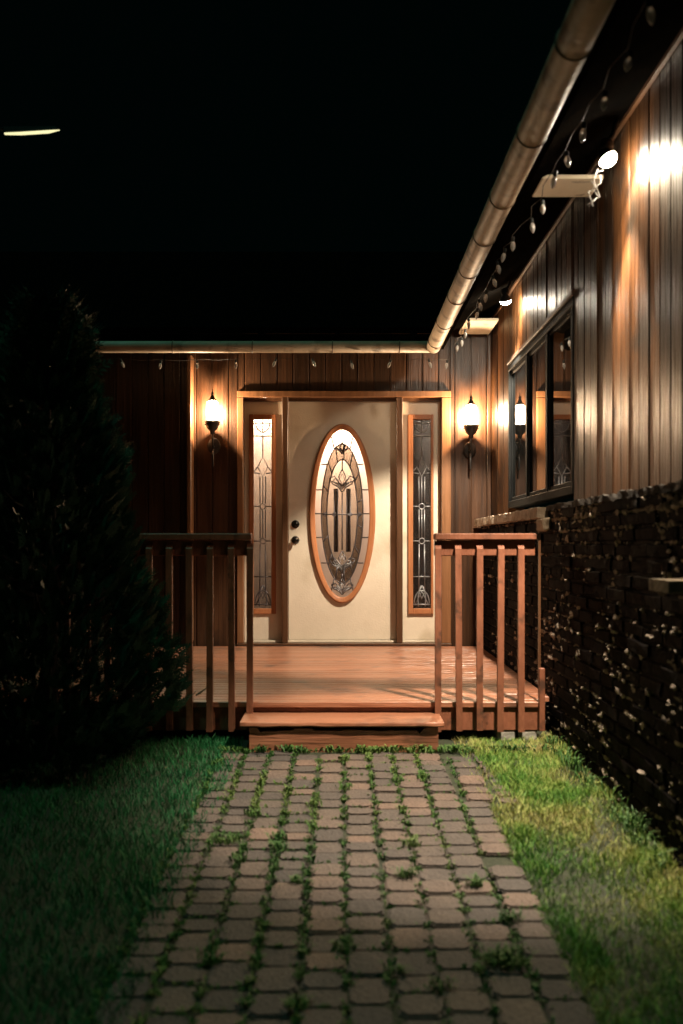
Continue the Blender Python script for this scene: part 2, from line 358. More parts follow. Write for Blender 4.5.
# ---------------------------------------------------------------- house
DY = 8.33; WX = 1.25                                  # door wall, side wall
house = empty('house', (0, DY, 0)); HO = (0, DY, 0)
tag(house, 'single-storey house with dark wood siding, brick base and lit oval-glass entrance door', 'house')
def planks(name, runs, axis, outward):
    """runs: (a0, a1, z0, z1); grooved vertical planks along axis; outward face at 0 depth"""
    mb = MB(); pw = 0.135
    for a0, a1, z0, z1 in runs:
        n0 = math.floor(a0/pw)
        k = n0
        while k*pw < a1-1e-4:
            s, e = max(k*pw, a0), min((k+1)*pw, a1)
            random.seed(k*17+axis*1000); dep = random.uniform(-.003, .003); k += 1
            if e-s < 0.004: continue
            gs = 0.005 if s > a0+1e-6 or True else 0
            if axis == 0:
                mb.box((s+0.004, DY+dep, z0), (e-0.004, DY+0.02, z1), bev=0.004)
            else:
                mb.box((WX+dep, s+0.004, z0), (WX+0.02, e-0.004, z1), bev=0.004)
    if axis == 0:
        for a0, a1, z0, z1 in runs: mb.box((a0, DY+0.012, z0), (a1, DY+0.12, z1))
    else:
        for a0, a1, z0, z1 in runs: mb.box((WX+0.012, a0, z0), (WX+0.12, a1, z1))
    return mb.build(name, 'siding' if axis == 0 else 'siding_side', house, HO)
UX0, UX1, UZ1 = -0.865, 0.905, 2.325
tag(planks('wall', [(-4.6, UX0, 0.0, 2.95), (UX1, WX, 0.0, 2.95), (UX0, UX1, UZ1, 2.95)], 0, -1), 'front wall of dark vertical wood planks around the entrance')
WY0, WY1, WZ0, WZ1 = 5.37, 7.455, 1.325, 2.395
LZ = 1.265
tag(planks('wall', [(2.2, WY0, LZ, 2.935), (WY1, DY, LZ, 2.935), (WY0, WY1, WZ1, 2.935)], 1, -1), 'side wall of weathered glossy brown vertical planks above the bricks')
random.seed(21)
# corner board and conduit on the front wall
MB().box((WX-0.035, DY-0.03, LZ), (WX-0.003, DY-0.004, 2.95), bev=.004).build('corner_board', 'siding', house, HO)
MB().box((-1.275, DY-0.135, 0.25), (-1.235, DY-0.005, 2.62), bev=.008).build('downspout', 'trim', house, HO)

# brick wall
BX = 1.165
mb = MB(); mb.box((BX+0.014, 2.0, -0.2), (BX+0.09, DY-0.004, LZ-0.012)); mort = mb.build('mortar', 'mortar')
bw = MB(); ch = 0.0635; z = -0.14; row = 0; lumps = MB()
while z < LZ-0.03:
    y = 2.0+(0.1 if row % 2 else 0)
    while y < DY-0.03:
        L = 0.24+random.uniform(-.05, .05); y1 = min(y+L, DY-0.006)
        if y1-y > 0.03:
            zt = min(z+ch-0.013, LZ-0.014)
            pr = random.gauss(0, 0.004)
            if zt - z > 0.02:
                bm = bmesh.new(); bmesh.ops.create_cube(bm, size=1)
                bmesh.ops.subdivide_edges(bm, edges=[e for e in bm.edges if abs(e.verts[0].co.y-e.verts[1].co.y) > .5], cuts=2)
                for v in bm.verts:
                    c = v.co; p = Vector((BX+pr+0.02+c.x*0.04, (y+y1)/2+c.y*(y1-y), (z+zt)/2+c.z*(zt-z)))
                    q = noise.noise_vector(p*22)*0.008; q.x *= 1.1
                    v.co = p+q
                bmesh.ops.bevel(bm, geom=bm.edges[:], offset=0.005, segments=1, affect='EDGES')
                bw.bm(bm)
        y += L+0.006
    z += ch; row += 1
def lump(mb, c, s, flat=0.5):
    bm = bmesh.new(); bmesh.ops.create_icosphere(bm, subdivisions=1 if s < .006 else 2, radius=1)
    off = Vector((random.random()*50, random.random()*50, 0)); sy, sz, sx = s*random.uniform(.6, 2.4), s*random.uniform(.4, 1.1), s*flat
    for v in bm.verts:
        k = 1+0.95*noise.noise(v.co*1.6+off)+.5*noise.noise(v.co*4+off)
        v.co = Vector((c[0]+v.co.x*k*sx, c[1]+v.co.y*k*sy, c[2]+v.co.z*k*sz))
    mb.bm(bm, False)
for k in range(4200):
    y = random.uniform(2.9, 6.3) if random.random() < .85 else random.uniform(6.3, 8.2)
    z = random.uniform(-.05, LZ-0.02)
    if random.random() < 0.30: z = LZ-0.02-abs(random.gauss(0, 0.06))
    if random.random() < .6: z = -.14+ch*round((z+.14)/ch)-.006
    if z > 1.0 and y > 5.55 and y < 7.9 and random.random() < .9: continue
    if noise.noise(Vector((y*2.2, z*2.8, 5))) < -0.08 and random.random() < .9: continue
    lump(lumps, (BX+random.uniform(-.002, .008), y, z), random.choice([.003, .004, .005, .006, .008, .011, .015]), random.uniform(.35, .9))
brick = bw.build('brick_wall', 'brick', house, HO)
mort.parent = brick; mort.location = (0, -DY, 0)
lo = lumps.build('mortar_lump', 'lump', brick, HO); tag(lo, kind='stuff')
tag(brick, 'dark rough brick base wall with squeezed-out mortar')
# sills
def rough_slab(a, b, n, name, j=0.006, mat='stone', parent=house):
    x0, y0, z0 = a; x1, y1, z1 = b; bm = bmesh.new(); bmesh.ops.create_cube(bm, size=1)
    for v in bm.verts: v.co = Vector(((x0+x1)/2+v.co.x*(x1-x0), (y0+y1)/2+v.co.y*(y1-y0), (z0+z1)/2+v.co.z*(z1-z0)))
    bmesh.ops.subdivide_edges(bm, edges=[e for e in bm.edges if abs(e.verts[0].co.y-e.verts[1].co.y) > abs(y1-y0)*.5], cuts=n)
    bmesh.ops.subdivide_edges(bm, edges=[e for e in bm.edges if e.calc_length() > 0.03], cuts=1)
    for v in bm.verts: v.co += noise.noise_vector(v.co*14)*j*1.5+noise.noise_vector(v.co*40)*j*.6
    m = MB(); m.bm(bm); return m.build(name, mat, parent, HO if parent else (0, 0, 0))
tag(rough_slab((1.105, 5.62, 1.205), (1.262, 8.27, 1.262), 70, 'window_sill'), 'rough pale stone sill under the side window')
MB().add([], []).box((1.11, 5.50, 1.13), (1.16, 5.66, 1.20), j=.008, bev=.008).build('sill_bracket', 'stone', house, HO)
rough_slab((1.15, 2.0, LZ-0.026), (1.262, 5.60, LZ+0.004), 120, 'ledge', j=0.006, mat='mortar')
slab = rough_slab((1.05, 3.20, 0.895), (1.17, 3.40, 0.935), 8, 'stone_ledge', j=.003)
tag(slab, 'pale stone slab jutting out of the brick wall')

# roof, rafters, fascia
def zu(t): return H+1.66+0.48*(t)                    # underside height, t = distance in from the gutter line
gx, gy = 0.785, 7.82
def roof_plane(mb, pts, th=0.05):
    v = [Vector(p) for p in pts]; n = len(v)
    mb.add([*v, *[p+Vector((0, 0, th)) for p in v]], [tuple(range(n))[::-1], tuple(range(n, 2*n))]+[(i, (i+1) % n, n+(i+1) % n, n+i) for i in range(n)])
mb = MB()
T = 3.2
roof_plane(mb, [(gx, -1.0, zu(0)), (gx+T, -1.0, zu(T)), (gx+T, gy+T, zu(T)), (gx, gy, zu(0))])
roof_plane(mb, [(-4.8, gy, zu(0)), (gx-.002, gy, zu(0)), (gx+T-.002, gy+T, zu(T)), (-4.8, gy+T, zu(T))])
roof = mb.build('roof', 'roof', house, HO)
def low(p): return (p[0], p[1], p[2]-.006)
mb = MB()
roof_plane(mb, [low(p) for p in ((gx+.014, 1.0, zu(.014)), (WX+.3, 1.0, zu(WX+.3-gx)), (WX+.3, gy+.5, zu(WX+.3-gx)), (gx+.014, gy+.014, zu(.014)))], .003)
mb.build('eave_boards', 'under', roof, HO)

def beam(mb, p, q, w, h):
    p, q = Vector(p), Vector(q); d = (q-p).normalized(); sd = d.cross(Vector((0, 0, 1))).normalized()*w/2; up = Vector((0, 0, h))
    mb.add([p-sd, p+sd, q+sd, q-sd, p-sd-up, p+sd-up, q+sd-up, q-sd-up], [(0,1,2,3),(7,6,5,4),(0,4,5,1),(1,5,6,2),(2,6,7,3),(3,7,4,0)])
beam(rf0 := MB(), (WX-.012, 2.0, zu(WX-.012-gx)-.004), (WX-.012, DY-.02, zu(WX-.012-gx)-.004), 0.018, 0.022); tag(rf0.build('junction_strip', 'jamb', roof, HO), 'thin light strip where eave meets side wall')
for k in range(9):
    x = -4.3+k*0.61; rf = MB(); beam(rf, (x, gy+.05, zu(.05)-.003), (x, DY+.1, zu(DY+.1-gy)-.003), 0.04, 0.09); rf.build('rafter', 'under', roof, HO)
fa = MB(); fa.box((gx-.012, 1.0, zu(0)-.13), (gx+.012, gy-.03, zu(0)-.004)); fa.box((-4.8, gy-.012, zu(0)-.13), (gx-.014, gy+.012, zu(0)-.004))
fa.build('fascia', 'under', roof, HO)
def soffit(x0, x1, y0, y1, z):
    MB().box((x0, y0, z), (x1, y1, z+.02), bev=.003).build('soffit_board', 'cream_board', roof, HO)
soffit(0.945, 1.235, 4.69, 4.94, H+1.725)
soffit(0.965, 1.215, 7.70, 8.20, H+1.735)
# gutters
gt = MB(); gr = 0.056
Gx, Gz = 0.712, H+1.54
gt.tube([(Gx, 1.0, Gz), (Gx, 3.0, Gz), (Gx, 5.0, Gz), (Gx, gy-.10, Gz)], gr, 24)
tube_side = gt.build('gutter', 'gutter', house, HO); tag(tube_side, 'tan round gutter running along the right-hand eave')
gt = MB(); gt.tube([(-4.6, gy-.075, Gz-.0), (-2, gy-.075, Gz), (Gx+.03, gy-.075, Gz)], 0.045, 24)
tube_back = gt.build('gutter', 'gutter', house, HO); tag(tube_back, 'tan round gutter above the entrance')
def ring(c, axis, r, t, parent, name='strap'):
    mb = MB(); pts = []
    for k in range(28):
        a = 2*math.pi*k/28
        pts.append((c[0]+r*math.cos(a), c[1], c[2]+r*math.sin(a)) if axis == 'y' else (c[0], c[1]+r*math.cos(a), c[2]+r*math.sin(a)))
    mb.tube(pts, t, 6, closed=True); return mb.build(name, 'strap', parent, HO)
for d in (3.05, 3.72, 4.40, 4.95, 5.55, 6.15, 6.85, 7.5): ring((Gx, d, Gz), 'y', gr, 0.0045, tube_side)
for x in (-2.55, -1.93, -1.31, -0.69, -0.07, 0.45): ring((x, gy-.075, Gz), 'x', 0.045, 0.005, tube_back)

# ---------------------------------------------------------------- entrance: frame, sidelights, door
s = F/DY
def X(px): return (px-CX)/s
def Z(py): return H+(HY-py)/s
ZB = 0.232
fr = MB()
yo, yi = DY-0.022, DY+0.135                           # frame front face / back
fr.box((X(237.5), yo-.012, ZB), (X(243.5), yi, Z(398)), bev=.003)
fr.box((X(441.5), yo-.012, ZB), (X(450.5), yi, Z(398)), bev=.003)
fr.box((X(237.5), yo-.014, Z(397.5)), (X(450.5), yi-.003, Z(391.5)), bev=.003)
frame = fr.build('door_frame', 'trim', house, HO); tag(frame, 'golden brown casing around the entrance')
fj = MB()
for a, b_ in ((282.2, 288), (396.5, 402.5)):
    fj.box((X(a), yo-.004, ZB), (X(b_), yi-.006, Z(397.7)), bev=.003)
fj.box((X(243.7), DY+.04, Z(400.5)), (X(282), yi-.01, Z(397.6))); fj.box((X(288.2), DY+.04, Z(400.5)), (X(396.3), yi-.01, Z(397.6))); fj.box((X(402.7), DY+.04, Z(400.5)), (X(441.3), yi-.01, Z(397.6)))
fj.build('mullion', 'jamb', frame, HO)
MB().box((X(237), DY-.05, 0.212), (X(451), yi, ZB-.002), bev=.003).build('threshold', 'jamb', frame, HO)
MB().box((X(243.7), DY+.025, ZB-.001), (X(441.3), DY+.05, ZB+.016), bev=.003).build('sill_strip', 'cream', frame, HO)
DF = DY+0.075                                         # door face
def slab_with_hole(mb, x0, x1, z0, z1, hole, yf, th, oval=False, n=48):
    """panel with a rectangular or oval hole"""
    if oval:
        cx, cz, ax, az = hole; inner = [(cx+ax*math.cos(2*math.pi*k/n), cz+az*math.sin(2*math.pi*k/n)) for k in range(n)]
        outer = []
        for k in range(n):
            a = 2*math.pi*k/n; c, t = math.cos(a)*ax, math.sin(a)*az
            fx = ((x1-cx) if c > 0 else (x0-cx))/c if abs(c) > 1e-9 else 1e9
            fz = ((z1-cz) if t > 0 else (z0-cz))/t if abs(t) > 1e-9 else 1e9
            f_ = min(fx, fz); outer.append((cx+c*f_, cz+t*f_))
        corners = [(x1, z1), (x0, z1), (x0, z0), (x1, z0)]
        for c in corners:
            k = min(range(n), key=lambda i: (outer[i][0]-c[0])**2+(outer[i][1]-c[1])**2); outer[k] = c
    else:
        a0, a1, b0, b1 = hole; inner = [(a0, b0), (a1, b0), (a1, b1), (a0, b1)]; outer = [(x0, z0), (x1, z0), (x1, z1), (x0, z1)]; n = 4
    vs = [(p[0], yf, p[1]) for p in inner]+[(p[0], yf, p[1]) for p in outer]+[(p[0], yf+th, p[1]) for p in inner]+[(p[0], yf+th, p[1]) for p in outer]
    fs = []
    for k in range(n):
        j = (k+1) % n
        fs += [(k, j, n+j, n+k), (2*n+k, 3*n+k, 3*n+j, 2*n+j), (k, 2*n+k, 2*n+j, j), (n+k, n+j, 3*n+j, 3*n+k)]
    mb.add(vs, fs)
def came(mb, lines, r, y):
    for ln in lines: mb.tube([(X(px), y, Z(py)) for px, py in ln], r, 6)
def circ(cx, cy, rx, ry=None, a0=0, a1=360, n=20):
    ry = ry or rx
    return [(cx+rx*math.cos(R(a0+(a1-a0)*k/n)), cy+ry*math.sin(R(a0+(a1-a0)*k/n))) for k in range(n+1)]
def sidelight(x0, x1, fx0, fx1, gx0, gx1, label, cmat):
    mb = MB(); slab_with_hole(mb, X(x0), X(x1), ZB+.016, Z(400.3), (X(gx0)-.012, X(gx1)+.012, Z(610), Z(416.5)), DF, 0.04)
    sl = mb.build('sidelight', 'cream', house, HO); tag(sl, label)
    t = MB(); zt, zb, gt_, gb = Z(413.5), Z(614.5), Z(418.5), Z(609)
    yy0, yy1 = DF-.022, DF+.012
    t.box((X(fx0), yy0, zb), (X(gx0), yy1, zt), bev=.004); t.box((X(gx1), yy0, zb), (X(fx1), yy1, zt), bev=.004)
    t.box((X(gx0)+.0005, yy0+.001, zt), (X(gx1)-.0005, yy1, gt_), bev=.004); t.box((X(gx0)+.0005, yy0+.001, gb), (X(gx1)-.0005, yy1, zb), bev=.004)
    t.build('moulding', 'oak', sl, HO)
    MB().box((X(gx0)-.01, DF+.014, Z(609.8)), (X(gx1)+.01, DF+.020, Z(417))).build('glass', 'glass_clear', sl, HO)
    c = (gx0+gx1)/2; w = (gx1-gx0)/2; L = []
    L += [[(gx0, 422), (gx1, 422)], [(gx0, 435), (gx1, 435)], circ(c, 421, w*.8, 10, 0, 180), [(c, 418), (c, 432)]]
    L += [[(c, 435), (c, 456)], [(c-5, 466), (c, 456), (c+5, 466), (c, 476), (c-5, 466)], [(gx0, 471), (c-5, 466)], [(gx1, 471), (c+5, 466)], [(gx0, 472), (c-3, 473)], [(gx1, 472), (c+3, 473)]]
    for yy in (506, 541): L += [[(gx0, yy), (c-3, yy)], [(c+3, yy), (gx1, yy)], circ(c, yy, 2.8)]
    L += [[(gx0, 577), (gx1, 577)]]
    for dx in (-3, 3): L += [[(c+dx, 476), (c+dx*.9, 503)], [(c+dx*.9, 509), (c+dx*.9, 538)], [(c+dx*.9, 544), (c+dx, 590)]]
    L += [[(c, 476), (c, 503)], [(c, 509), (c, 538)]]
    L += [circ(c, 604, w*.85, 13, 180, 360), circ(c, 600, w*.42, 14, 150, 390), [(c-w*.8, 606), (c, 592), (c+w*.8, 606)], [(c, 586), (c-3, 592), (c, 599), (c+3, 592), (c, 586)], [(gx0, 605), (gx1, 605)]]
    k = MB(); came(k, L, 0.0048, DF+.010); k.build('came', cmat, sl, HO)
sidelight(243.7, 282, 248.5, 275.5, 253, 271, 'left sidelight with pale glowing leaded glass', 'came')
sidelight(402.7, 441.3, 408.5, 434.2, 413.6, 431.6, 'right sidelight with dark leaded glass', 'came_bright')
# the door
OC = (X(342.2), Z(513.3)); OA, OB = 31/s, 88/s
mb = MB(); slab_with_hole(mb, X(288.3), X(396.2), ZB+.018, Z(400.3), (OC[0], OC[1], OA, OB), DF, 0.045, oval=True)
door = mb.build('door', 'cream', house, HO); tag(door, 'cream entrance door with a tall oval of leaded glass')
mb = MB(); n = 72; prof = [(-.022, .000), (-.020, -.014), (-.008, -.024), (.004, -.022), (.012, -.030), (.024, -.026), (.030, -.008), (.031, .002)]
vs = []; fs = []
for k in range(n):
    a = 2*math.pi*k/n
    for dr, dy in prof: vs.append((OC[0]+(OA+dr-.008)*math.cos(a), DF+dy, OC[1]+(OB+dr-.008)*math.sin(a)))
P_ = len(prof)
for k in range(n):
    for i in range(P_-1): fs.append((k*P_+i, k*P_+i+1, ((k+1) % n)*P_+i+1, ((k+1) % n)*P_+i))
mb.add(vs, fs, True); mb.build('oval_moulding', 'oak', door, HO)
def ell(rx, rz, y, th, mb, n=60):
    vs = [(OC[0], y, OC[1])]+[(OC[0]+rx*math.cos(2*math.pi*k/n), y, OC[1]+rz*math.sin(2*math.pi*k/n)) for k in range(n)]
    mb.add(vs, [(0, 1+k, 1+(k+1) % n) for k in range(n)])
def ellring(rx0, rz0, rx1, rz1, y, mb, n=60):
    vs = []
    for k in range(n):
        a = 2*math.pi*k/n; vs += [(OC[0]+rx0*math.cos(a), y, OC[1]+rz0*math.sin(a)), (OC[0]+rx1*math.cos(a), y, OC[1]+rz1*math.sin(a))]
    mb.add(vs, [(2*k, 2*k+1, 2*((k+1) % n)+1, 2*((k+1) % n)) for k in range(n)])
gi = (OA*.68, OB*.80)
g1 = MB(); ell(OA*.50, OB*.62, DF+.016, 0, g1); g1.build('glass', 'glass_clear', door, HO, fix=False)
g3 = MB(); ellring(OA*.50, OB*.62, gi[0], gi[1], DF+.016, g3); tag(g3.build('glass', 'glass_dark', door, HO, fix=False), 'smoky ring of glass')
for sg in (-1, 1):
    MB().box((OC[0]+sg*4.5/s-.001, DF+.0145, Z(552)), (OC[0]+sg*8/s, DF+.0155, Z(488))).build('glass', 'glass_dark', door, HO)
g2 = MB(); ellring(gi[0], gi[1], OA+.002, OB+.002, DF+.016, g2); tag(g2.build('glass', 'glass_frost', door, HO, fix=False), 'frosted border glass')
cxp, czp = 342.2, 513.3
def arch(k): return [(cxp+OA*s*k*math.cos(R(a)), czp-OB*s*(k+.12)*math.sin(R(a))) for a in range(0, 361, 8)]
L = [arch(.68), arch(.50)]
for a in (20, 45, 68, 112, 135, 160, 200, 225, 248, 292, 315, 340, 0, 180):
    L.append([(cxp+OA*s*.68*math.cos(R(a)), czp-OB*s*.80*math.sin(R(a))), (cxp+OA*s*.97*math.cos(R(a)), czp-OB*s*.80*math.sin(R(a)) if abs(a-90) > 30 and abs(a-270) > 30 else czp-OB*s*.97*math.sin(R(a)))])
for a in range(12, 360, 24):
    L.append([(cxp+OA*s*.50*math.cos(R(a)), czp-OB*s*.62*math.sin(R(a))), (cxp+OA*s*.68*math.cos(R(a)), czp-OB*s*.80*math.sin(R(a)))])
def fleur(cy, w, h, up=1):
    q = []
    q += [[(cxp, cy-h*.9*up), (cxp-w*.28, cy-h*.3*up), (cxp, cy+h*.35*up), (cxp+w*.28, cy-h*.3*up), (cxp, cy-h*.9*up)]]
    for sg in (-1, 1):
        q += [[(cxp+sg*w, cy-h*.2*up), (cxp+sg*w*.75, cy+h*.25*up), (cxp+sg*w*.3, cy+h*.5*up), (cxp, cy+h*.9*up)],
              [(cxp+sg*w, cy-h*.2*up), (cxp+sg*w*.6, cy-h*.35*up), (cxp+sg*w*.3, cy+h*.1*up), (cxp, cy+h*.45*up)],
              [(cxp+sg*w*.8, cy+h*.05*up), (cxp+sg*w*.4, cy+h*.2*up), (cxp, cy+h*.7*up)]]
    return q
L += fleur(447, 6, 7); L += fleur(480, 13, 13); L += fleur(562, 13, 12, 1); L += fleur(587, 11, 9)
L += [[(cxp, 457), (cxp, 470)]]
for dx in (-8, -4.5, 4.5, 8): L.append([(cxp+dx, 488), (cxp+dx, 552)])
L += [[(cxp, 492), (cxp, 550)], [(cxp-20, 514), (cxp+20, 514)], circ(cxp-8, 514, 1.6), circ(cxp+8, 514, 1.6), circ(cxp-17, 514, 1.6), circ(cxp+17, 514, 1.6), [(cxp, 574), (cxp, 580)]]
k = MB(); came(k, L, 0.0055, DF+.012); k.build('came', 'came', door, HO)
for fl in (fleur(481, 9, 9), fleur(563, 9, 8), fleur(589, 7, 6)): k = MB(); came(k, fl, 0.0035, DF+.007); k.build('bevel_cluster', 'came_bright', door, HO)
def knob(z, big, name):
    mb = MB(); c = (X(295), DF, z)
    mb.lathe([(0.001, -.0005), (.034, -.001), (.034, -.008), (.028, -.012), (.012, -.013)]+([(.011, -.035), (.022, -.042), (.029, -.055), (.026, -.068), (.012, -.074), (.001, -.075)] if big else [(.022, -.014), (.021, -.026), (.010, -.028), (.001, -.0285)]), c, 20, axis='y')
    mb.build(name, 'knob', door, HO)
knob(Z(540), True, 'knob'); knob(Z(524), False, 'deadbolt')
# hallway behind the door
hall = MB(); x0, x1, y0, y1, z0, z1 = -1.1, 1.15, DY+.14, DY+1.7, 0.18, 2.6
hall.box((x0, y1, z0), (x1, y1+.05, z1)); hall.box((x0-.05, y0, z0), (x0-.001, y1+.05, z1)); hall.box((x1+.001, y0, z0), (x1+.05, y1+.05, z1)); hall.box((x0, y0, z1+.001), (x1, y1, z1+.05)); hall.box((x0, y0, z0-.05), (x1, y1, z0-.001))
tag(hall.build('hallway', 'interior', house, HO), 'dark hallway seen through the door glass')
MB().box((-1.05, DY+.48, 0.2), (.34, DY+.52, 2.5)).build('partition', 'inner_cream', house, HO)
for lx, lz, lab in ((-.03, 2.17, 'added unseen globe light that brightens the oval door glass'), (-.68, 2.25, 'added unseen globe light that brightens the left sidelight glass')):  # hidden globes added to brighten the entrance glass from behind
    L0 = (lx, DY+.30, lz); lamp = MB(); lamp.lathe([(.001, -.06), (.04, -.05), (.06, -.02), (.06, .02), (.04, .05), (.015, .06), (.012, .10)], L0, 20)
    lm = lamp.build('glass_backlight', 'inner_glow', None, L0); tag(lm, lab, 'lamp', 'added lights behind the entrance glass')
    MB().tube([(lx, L0[1], lz+.10), (lx, L0[1], 2.598)], .006, 8).build('stem', 'knob', lm, L0)

# ---------------------------------------------------------------- side window
win = MB(); fx0 = WX-0.004
win.box((fx0, WY0, WZ0), (WX+.10, WY0+.05, WZ1-.052), bev=.004); win.box((fx0, WY1-.05, WZ0), (WX+.10, WY1, WZ1-.052), bev=.004)
win.box((fx0+.001, WY0+.051, WZ0), (WX+.10, WY1-.051, WZ0+.05), bev=.004); win.box((fx0, WY0, WZ1-.05), (WX+.10, WY1, WZ1), bev=.004)
w = (WY1-WY0-.10)/3
for k in (1, 2): win.box((fx0+.004, WY0+.05+k*w-.03, WZ0+.051), (WX+.09, WY0+.05+k*w+.03, WZ1-.053), bev=.004)
window = win.build('window', 'sash', house, HO); tag(window, 'black framed three-pane side window reflecting the entrance')
MB().box((fx0-.008, WY0-.01, WZ1+.002), (WX+.01, WY1+.01, WZ1+.03), bev=.004).build('window_head', 'head_trim', window, HO)
for k in range(3):
    a, b_ = WY0+.05+k*w+.031, WY0+.05+(k+1)*w-.031
    if k == 0: a = WY0+.052
    if k == 2: b_ = WY1-.052
    sb = MB(); t = .026; z0, z1 = WZ0+.052, WZ1-.054
    for bx in (((WX+.010, a, z0), (WX+.05, a+t, z1)), ((WX+.010, b_-t, z0), (WX+.05, b_, z1)), ((WX+.011, a+t+.0005, z0), (WX+.05, b_-t-.0005, z0+t)), ((WX+.011, a+t+.0005, z1-t), (WX+.05, b_-t-.0005, z1))): sb.box(*bx, bev=.004)
    so = sb.build('sash', 'sash', window, HO)
    MB().box((WX+.020, a+t-.005, z0+t-.005), (WX+.026, b_-t+.005, z1-t+.005)).build('pane', 'pane', so, HO)

# ---------------------------------------------------------------- deck
deck = empty('deck', (0, 5.35, 0)); DO = (0, 5.35, 0)
tag(deck, 'low wooden porch deck painted red brown, with railings and one worn step', 'deck')
mb = MB(); y = 5.335; k = 0; DX0, DX1 = -2.1, 1.085
while y < DY-.06:
    e = min(y+0.0895, DY-.052)
    mb.box((DX0, y, 0.178), (DX1 if y < 5.5 else BX-.012, e, 0.21+random.uniform(-.001, .001)), bev=.004); y += 0.0955
mb.build('decking', 'deck', deck, DO)
mb = MB(); mb.box((-0.485, 5.349, 0.06), (0.497, 5.38, 0.176), bev=.003); mb.box((0.499, 5.348, 0.055), (DX1, 5.38, 0.176), bev=.003); mb.box((DX0, 5.348, 0.055), (-0.487, 5.38, 0.176), bev=.003)
mb.box((DX1-.03, 5.381, 0.055), (DX1, DY-.06, 0.176)); mb.box((DX0, 5.381, 0.055), (DX0+.03, DY-.06, 0.176))
mb.build('fascia', 'rail', deck, DO)
def railing(x0, x1, xs, lab):
    r = MB(); r.box((x0, 5.30, 1.077), (x1, 5.395, 1.112), bev=.005)
    cap = r.build('railing', 'rail', deck, DO); tag(cap, lab)
    r2 = MB(); r2.box((x0+.002, 5.336, 0.992), (x1-.002, 5.372, 1.0755), bev=.004); r2.build('rail_board', 'rail', cap, DO)
    for x in xs:
        b = MB(); w = .0165; zb, zt = 0.058+random.uniform(-.004, .004), 1.058
        yy0, yy1 = 5.302, 5.3345
        vs = [(x-w, yy0, zb), (x+w, yy0, zb), (x+w, yy1, zb), (x-w, yy1, zb), (x-w, yy0, zt-.028), (x+w, yy0, zt-.028), (x+w, yy1, zt), (x-w, yy1, zt)]
        t = random.uniform(-.004, .004)
        vs = [(a+(t if c > .5 else -t), b_, c) for a, b_, c in vs]
        b.add(vs, [(0,3,2,1),(4,5,6,7),(0,1,5,4),(1,2,6,5),(2,3,7,6),(3,0,4,7)]); b.build('baluster', 'rail', cap, DO)
    return cap
s2 = F/5.32
rr = railing((434.5-CX)/s2, (536-CX)/s2, [(p-CX)/s2 for p in (438, 458.6, 479.6, 500.5, 520.9)], 'sunlit'[:0] or 'brightly lit right-hand railing')
rl = railing(-1.75, (251.5-CX)/s2, [(p-CX)/s2 for p in (250, 231.5, 210, 189.5, 169.5, 149, 128.5, 108, 87.5, 67, 47)], 'left-hand railing in shadow')
MB().box(((541.7-CX)/s2-.015, 5.303, .058), ((541.7-CX)/s2+.015, 5.336, H+(HY-668)/s2), bev=.003).build('stub_post', 'rail', deck, DO)
MB().box(((540.5-CX)/s2-.006, 5.345, .21), ((540.5-CX)/s2+.006, 5.36, 1.075)).build('corner_strip', 'jamb', deck, DO)
MB().box((-.40, 5.45, -.02), (-.30, 5.55, .176)).build('support', 'rail', deck, DO); MB().box((-1.6, 5.6, -.02), (-1.5, 5.7, .176)).build('support', 'rail', deck, DO)
# step: worn tread; its jagged shadow is cut into the riser's top edge
tr = MB(); n = 40
xa, xb = -0.515, 0.520
vs = []; fs = []
for i in range(n+1):
    x = xa+(xb-xa)*i/n
    fy = 5.045+0.006*noise.noise(Vector((x*6, 0, 1)))+(0.006 if i in (0, n) else 0)
    bz = 0.128+0.006*noise.noise(Vector((x*9, 2, 1))); tz = 0.150+.002*noise.noise(Vector((x*7, 5, 1)))
    vs += [(x, fy+.004, bz), (x, fy, bz+.006), (x, fy+.002, tz-.004), (x, fy+.008, tz), (x, 5.335, tz+.002), (x, 5.335, bz)]
for i in range(n):
    for j in range(6): fs.append((i*6+j, i*6+(j+1) % 6, (i+1)*6+(j+1) % 6, (i+1)*6+j))
fs += [tuple(range(6)), tuple(range(n*6, n*6+6))[::-1]]
tr.add(vs, fs); tread = tr.build('step', 'deck', deck, DO); tag(tread, 'worn step board with a frayed front edge')
rs = MB(); vs = []; fs = []; n = 70
xa, xb = -0.468, 0.492
for i in range(n+1):
    x = xa+(xb-xa)*i/n; u = i/n
    top = 0.122
    if 0.06 < u < 0.90:
        top = 0.106+0.010*noise.noise(Vector((x*7, 0, 3)))+.005*noise.noise(Vector((x*22, 0, 3)))
        if 0.24 < u < .34: top += .012
    elif .90 <= u < .93: top = .094+(u-.90)/.03*.028
    elif .04 < u <= .06: top = .122-(u-.04)/.02*.028
    vs += [(x, 5.061, -.03), (x, 5.061, top), (x, 5.108, top-.003), (x, 5.108, -.03)]
for i in range(n):
    for j in range(4): fs.append((i*4+j, i*4+(j+1) % 4, (i+1)*4+(j+1) % 4, (i+1)*4+j))
fs += [(0, 1, 2, 3), tuple(range(n*4, n*4+4))[::-1]]
rs.add(vs, fs); rs.box((xa, 5.109, -.03), (xa+.03, 5.33, .126)); rs.box((xb-.03, 5.109, -.03), (xb, 5.33, .126)); rs.box((xa+.031, 5.15, -.03), (xb-.031, 5.16, .126))
rs.build('riser', 'deck', tread, DO)
